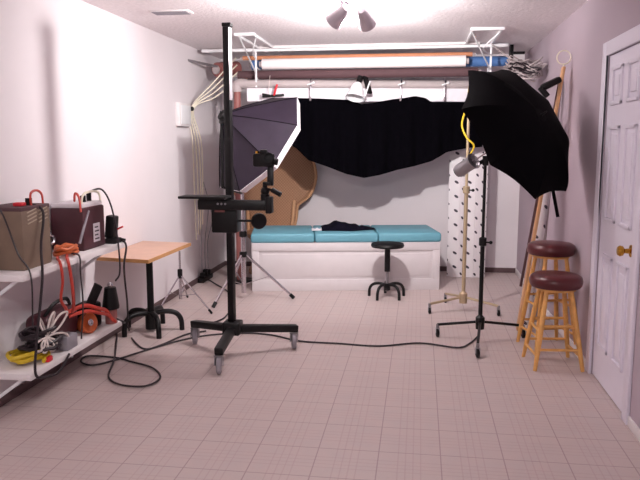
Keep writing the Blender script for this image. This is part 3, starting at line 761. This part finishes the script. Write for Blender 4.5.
def coil(name, c, R, r, turns, mt, label, cat, up=.012, wob=.2, sq=.8):
    pts = []; rn = random.Random(len(label)); ox = oy = 0; k1 = 1
    for i in range(turns*11+1):
        a = 2*PI*i/11
        if i % 6 == 0: ox, oy, k1 = rn.uniform(-wob, wob)*R, rn.uniform(-wob, wob)*R, rn.uniform(.65, 1.0)
        pts.append(V(c)+V((math.cos(a)*R*k1*sq+ox, math.sin(a)*R*k1+oy, up*i/11+.006*math.sin(i*2.1)+.006)))
    return tag(MB().tube(spline(pts, 3), r, 6).build(name, mt), label, cat)
coil('orange_cable', (-2.055, 3.99, ZU+.012), .065, .011, 4, 'orange_cable', 'small orange cable coil on upper shelf between the power packs', 'cable')
mc = thing('metal_connector', (-2.06, 3.92, ZU), 'shiny metal connector standing between the two power packs', 'connector')
MB().cyl((-2.10, 3.90, ZU), (-2.10, 3.90, ZU+.14), .022, n=14).build('sleeve', 'black_plastic', mc)
MB().ball((-2.10, 3.90, ZU+.155), .026, 12).torus((-2.075, 3.90, ZU+.12), (1, 0, .3), .026, .008, 16, 6).build('ring', 'chrome', mc)
bh = thing('small_flash', (-2.03, 4.5, ZU), 'small black flash unit at the far end of the upper shelf', 'flash unit')
MB().bar((-2.04, 4.52, ZU+.03), (-2.02, 4.52, ZU+.185), .075, .08, .012).build('head', 'black_plastic', bh)
MB().box((-2.07, 4.45, ZU), (-1.96, 4.55, ZU+.035), .01).bar((-2.0, 4.5, ZU+.03), (-1.955, 4.57, ZU+.012), .05, .02, .004).build('foot', 'black_plastic', bh)
MB().bar((-1.99, 4.52, ZU+.09), (-1.94, 4.53, ZU+.11), .014, .012, .003).build('plug', 'red_plastic', bh)

# lower shelf pile
coil('yellow_cable', (-2.10, 3.66, ZL+.012), .125, .012, 4, 'yellow_cable', 'yellow cable coil at the near end of the lower shelf', 'cable')
coil('black_cable', (-2.06, 3.74, ZL+.055), .115, .011, 8, 'black_cable', 'dark cable heap lying on the yellow cable coil', 'cable', up=.014, wob=.35)
wcb = MB()
WB = V((-2.0, 3.70, ZL+.135))
def loop(dy, dz, wd, dx=0):
    e = WB+V((dx, dy, dz)); n_ = V((0, -dz, dy)).normalized()*wd; m_ = (WB+e)/2+(e-WB)*.12
    wcb.tube(spline([WB, m_+n_+V((.012, 0, 0)), e, m_-n_-V((.012, 0, 0)), WB], 7), .0065, 6)
for a in ((.09, .115, .034), (.20, .09, .042, .02), (.16, .10, .038, -.04), (.03, .10, .034, -.06), (-.06, -.07, .02, .02), (-.10, -.05, .022, .0), (.02, -.085, .018, .03), (.06, -.07, .02, .025)): loop(*a)
wcb.tube(spline([WB, WB+V((.02, .08, .0)), WB+V((.03, .17, -.03)), (-1.985, 3.93, ZL+.012)]), .0065, 6)
tag(wcb.build('white_cable', 'white_cable'), 'looped white cables bunched on top of the dark cable heap', 'cable')
tag(MB().box((-2.0, 3.66, ZL+.001), (-1.965, 3.71, ZL+.03), .006).build('red_plug', 'red_plastic'), 'small red plug at the front edge of the lower shelf', 'plug')
bg = thing('equipment_case', (-2.18, 3.98, ZL), 'dark maroon soft case at the back of the lower shelf', 'case')
MB().box((-2.285, 3.86, ZL), (-2.10, 4.14, ZL+.20), .05, None, 3).build('body', 'maroon_case', bg)
MB().tube(spline([(-2.15, 3.90, ZL+.19), (-2.13, 3.95, ZL+.25), (-2.13, 4.04, ZL+.255), (-2.15, 4.10, ZL+.19)]), .011, 6).build('handle', 'black_plastic', bg)
gb = thing('grey_adapter', (-2.0, 3.91, ZL), 'small grey box adapter at middle of lower shelf edge', 'adapter')
MB().box((-2.03, 3.87, ZL), (-1.965, 3.955, ZL+.085), .008).build('body', 'rubber_grey', gb)
MB().cyl((-1.995, 3.91, ZL+.085), (-1.995, 3.91, ZL+.10), .014, n=12).build('socket', 'grey_metal', gb)
lf = thing('fan_lamp', (-2.05, 4.2, ZL), 'orange-brown round lamp lying on the lower shelf', 'lamp')
MB().lathe([(0, -.09), (.05, -.088), (.062, -.06), (.068, .0), (.062, .01), (.05, -.005), (.02, -.02), (0, -.02)], (-2.03, 4.14, ZL+.07), (.8, -.35, .25), 22).build('shell', 'orange_cable', lf)
MB().lathe([(0, 0), (.02, 0), (.022, .012), (0, .02)], (-2.03, 4.14, ZL+.07)+V((0, 0, 0)) if False else V((-2.014, 4.133, ZL+.075))-V((.012, -.006, .004)), (.8, -.35, .25), 14).build('bulb', 'chrome', lf)
ab = thing('black_adapter', (-2.1, 4.3, ZL), 'square black adapter tilted up on the lower shelf', 'adapter')
MB().bar((-2.09, 4.25, ZL+.15), (-2.035, 4.30, ZL+.285), .075, .05, .006).build('block', 'black_plastic', ab)
MB().box((-2.20, 4.17, ZL), (-2.05, 4.36, ZL+.165), .02).build('stand', 'black_plastic', ab)
tag(MB().tube(spline([(-2.06, 3.98, ZL+.19), (-2.02, 4.07, ZL+.20), (-1.99, 4.2, ZL+.15), (-1.99, 4.31, ZL+.11), (-1.98, 4.36, ZL+.05), (-1.97, 4.40, ZL+.012)]), .013, 8).tube(spline([(-2.06, 3.99, ZL+.16), (-2.01, 4.07, ZL+.165), (-1.98, 4.2, ZL+.12), (-1.98, 4.31, ZL+.08), (-1.97, 4.40, ZL+.012)]), .011, 8).build('red_cable', 'red_cable'), 'thick red cable draped across the lower shelf gear', 'cable')
sl = thing('tapered_lamp', (-2.0, 4.42, ZL), 'black tapered lamp head upright at far end of lower shelf', 'lamp')
MB().lathe([(0, .0), (.045, .0), (.045, .10), (.03, .105)], (-2.005, 4.41, ZL), n=20).build('base', 'red_brown', sl)
MB().lathe([(0, .10), (.062, .10), (.064, .115), (.043, .245), (.02, .25), (0, .25)], (-2.005, 4.41, ZL), n=24).build('shade', 'black_plastic', sl)
MB().lathe([(.022, .25), (.024, .262), (.012, .28), (0, .282)], (-2.005, 4.41, ZL), n=16).build('cap', 'chrome', sl)

# hanging leads
def lead(pts, r, mt, name, label): return tag(MB().tube(spline(pts, 7), r, 6).build(name, mt), label, 'cable')
def P(x, y, X0): return atX(x, y, X0)
lead([(-2.08, 3.71, ZU+.35), (-2.0, 3.74, ZU+.30), (-1.985, 3.68, ZU+.12), (-1.938, 3.61, ZU-.02), (-1.935, 3.57, .62), (-1.94, 3.52, .42), (-1.945, 3.50, ZL-.012), (-1.93, 3.60, .2), (-1.93, 3.72, .19), (-1.935, 3.84, .25)], .008, 'black_cable', 'power_lead', 'black lead hanging down the front of the olive power pack')
lead([(-2.22, 3.555, ZU+.40), (-2.12, 3.53, ZU+.30), (-2.03, 3.52, ZU+.1), (-1.94, 3.50, ZU-.01), (-1.94, 3.49, .5)], .005, 'black_cable', 'thin_lead', 'thin dark lead at the left edge of the olive pack')
for k in range(2):
    lead([(-2.06+.02*k, 3.93+.05*k, ZU+.01), (-1.94, 3.80+.08*k, ZU+.006), (-1.935, 3.81+.085*k, ZU-.1), (-1.96+.01*k, 3.82+.1*k, .58), (-1.99, 3.90+.06*k, ZL+.25), (-2.03, 3.95+.04*k, ZL+.19)], .009, 'red_cable', 'red_lead', ('nearer' if k == 0 else 'farther')+' of two red leads hanging between the shelves')
lead([(-2.01, 3.98, ZU+.02), (-1.94, 3.97, ZU+.008), (-1.937, 3.97, ZU-.1), (-1.94, 3.98, .5), (-1.985, 4.0, ZL+.02)], .005, 'black_cable', 'thin_lead', 'thin dark lead hanging below the orange cable coil')
lead([(-2.1, 4.33, ZU+.36), (-2.02, 4.38, ZU+.37), (-1.97, 4.42, ZU+.25), (-1.94, 4.44, ZU+.02), (-1.94, 4.45, .6), (-1.97, 4.43, ZL+.284)], .007, 'black_cable', 'lamp_lead', 'black lead from the maroon pack down to the tapered lamp')
SHELF, PLACE = PLACE, None
def sp_(x, y, z): return SHELF(V((x, y, z)))
lead([sp_(-1.99, 4.55, ZU+.025), (-1.975, 4.43, ZU-.02), atY(124, 268, 4.47), atY(127, 300, 4.6),  atZ(129, 330, .008), atZ(134, 341, .008), atZ(145, 349, .008), atZ(161, 345, .008), atZ(186, 334.5, .008), atZ(206, 331, .008)], .007, 'black_cable', 'flash_lead', 'dark lead dropping from the small flash and curling over the floor')
# long floor cord and its loop by the shelf
pts = [(116.6, 331), (116.6, 341), (114, 360), (108.5, 376.5), (120.6, 384.6), (145, 386), (160, 378), (153, 368), (131.5, 361.6), (115, 357.5), (88, 356), (81, 361.6), (93.5, 365), (118, 359), (153, 348), (182, 340), (210, 335), (245, 333), (272, 335), (300, 341), (340, 343.5), (379, 346), (420, 343), (457, 347.5), (470, 343), (479, 335)]
lead([sp_(-1.975, 4.40, ZL+.04), sp_(-1.938, 4.49, ZL-.02), atZ(114, 322, .12)]+[atZ(a, c, .009) for a, c in pts], .0065, 'black_cable', 'floor_cord', 'long dark cord looping on floor and running to the umbrella stand')
lead([atZ(a, c, .008) for a, c in ((206, 278), (214, 283), (228, 292), (232, 305), (226, 316), (218, 321), (207, 324))], .007, 'black_cable', 'power_cable', 'dark cable curving over floor from the left wall plug cluster')
oc = thing('plug_cluster', atX(204, 272, XL+.05), 'cluster of dark plugs at the foot of left wall', 'plugs')
p = atX(204, 270, XL+.035); p.z = .055
MB().box((XL+.012, p.y-.16, .0), (XL+.08, p.y+.18, .05), .008).build('power_strip', 'black_plastic', oc)
for k in range(3): MB().box((XL+.025, p.y-.12+k*.1, .05), (XL+.07, p.y-.06+k*.1, .10+.02*(k % 2)), .008).build('plug', 'black_plastic', oc)
for k, (a, h_) in enumerate(((-.1, .95), (.02, 1.05), (.12, .85))):
    lead([(XL+.045, p.y+a, .11), (XL+.03, p.y+a+.05, .4), (XL+.02+.01*k, p.y+a+.12+.1*math.sin(k), h_*.75), (XL+.02, p.y+a+.08, h_)], .005, 'rubber_grey', 'wall_lead', ('leftmost', 'middle', 'rightmost')[k]+' of three grey leads rising on left wall above the plugs')
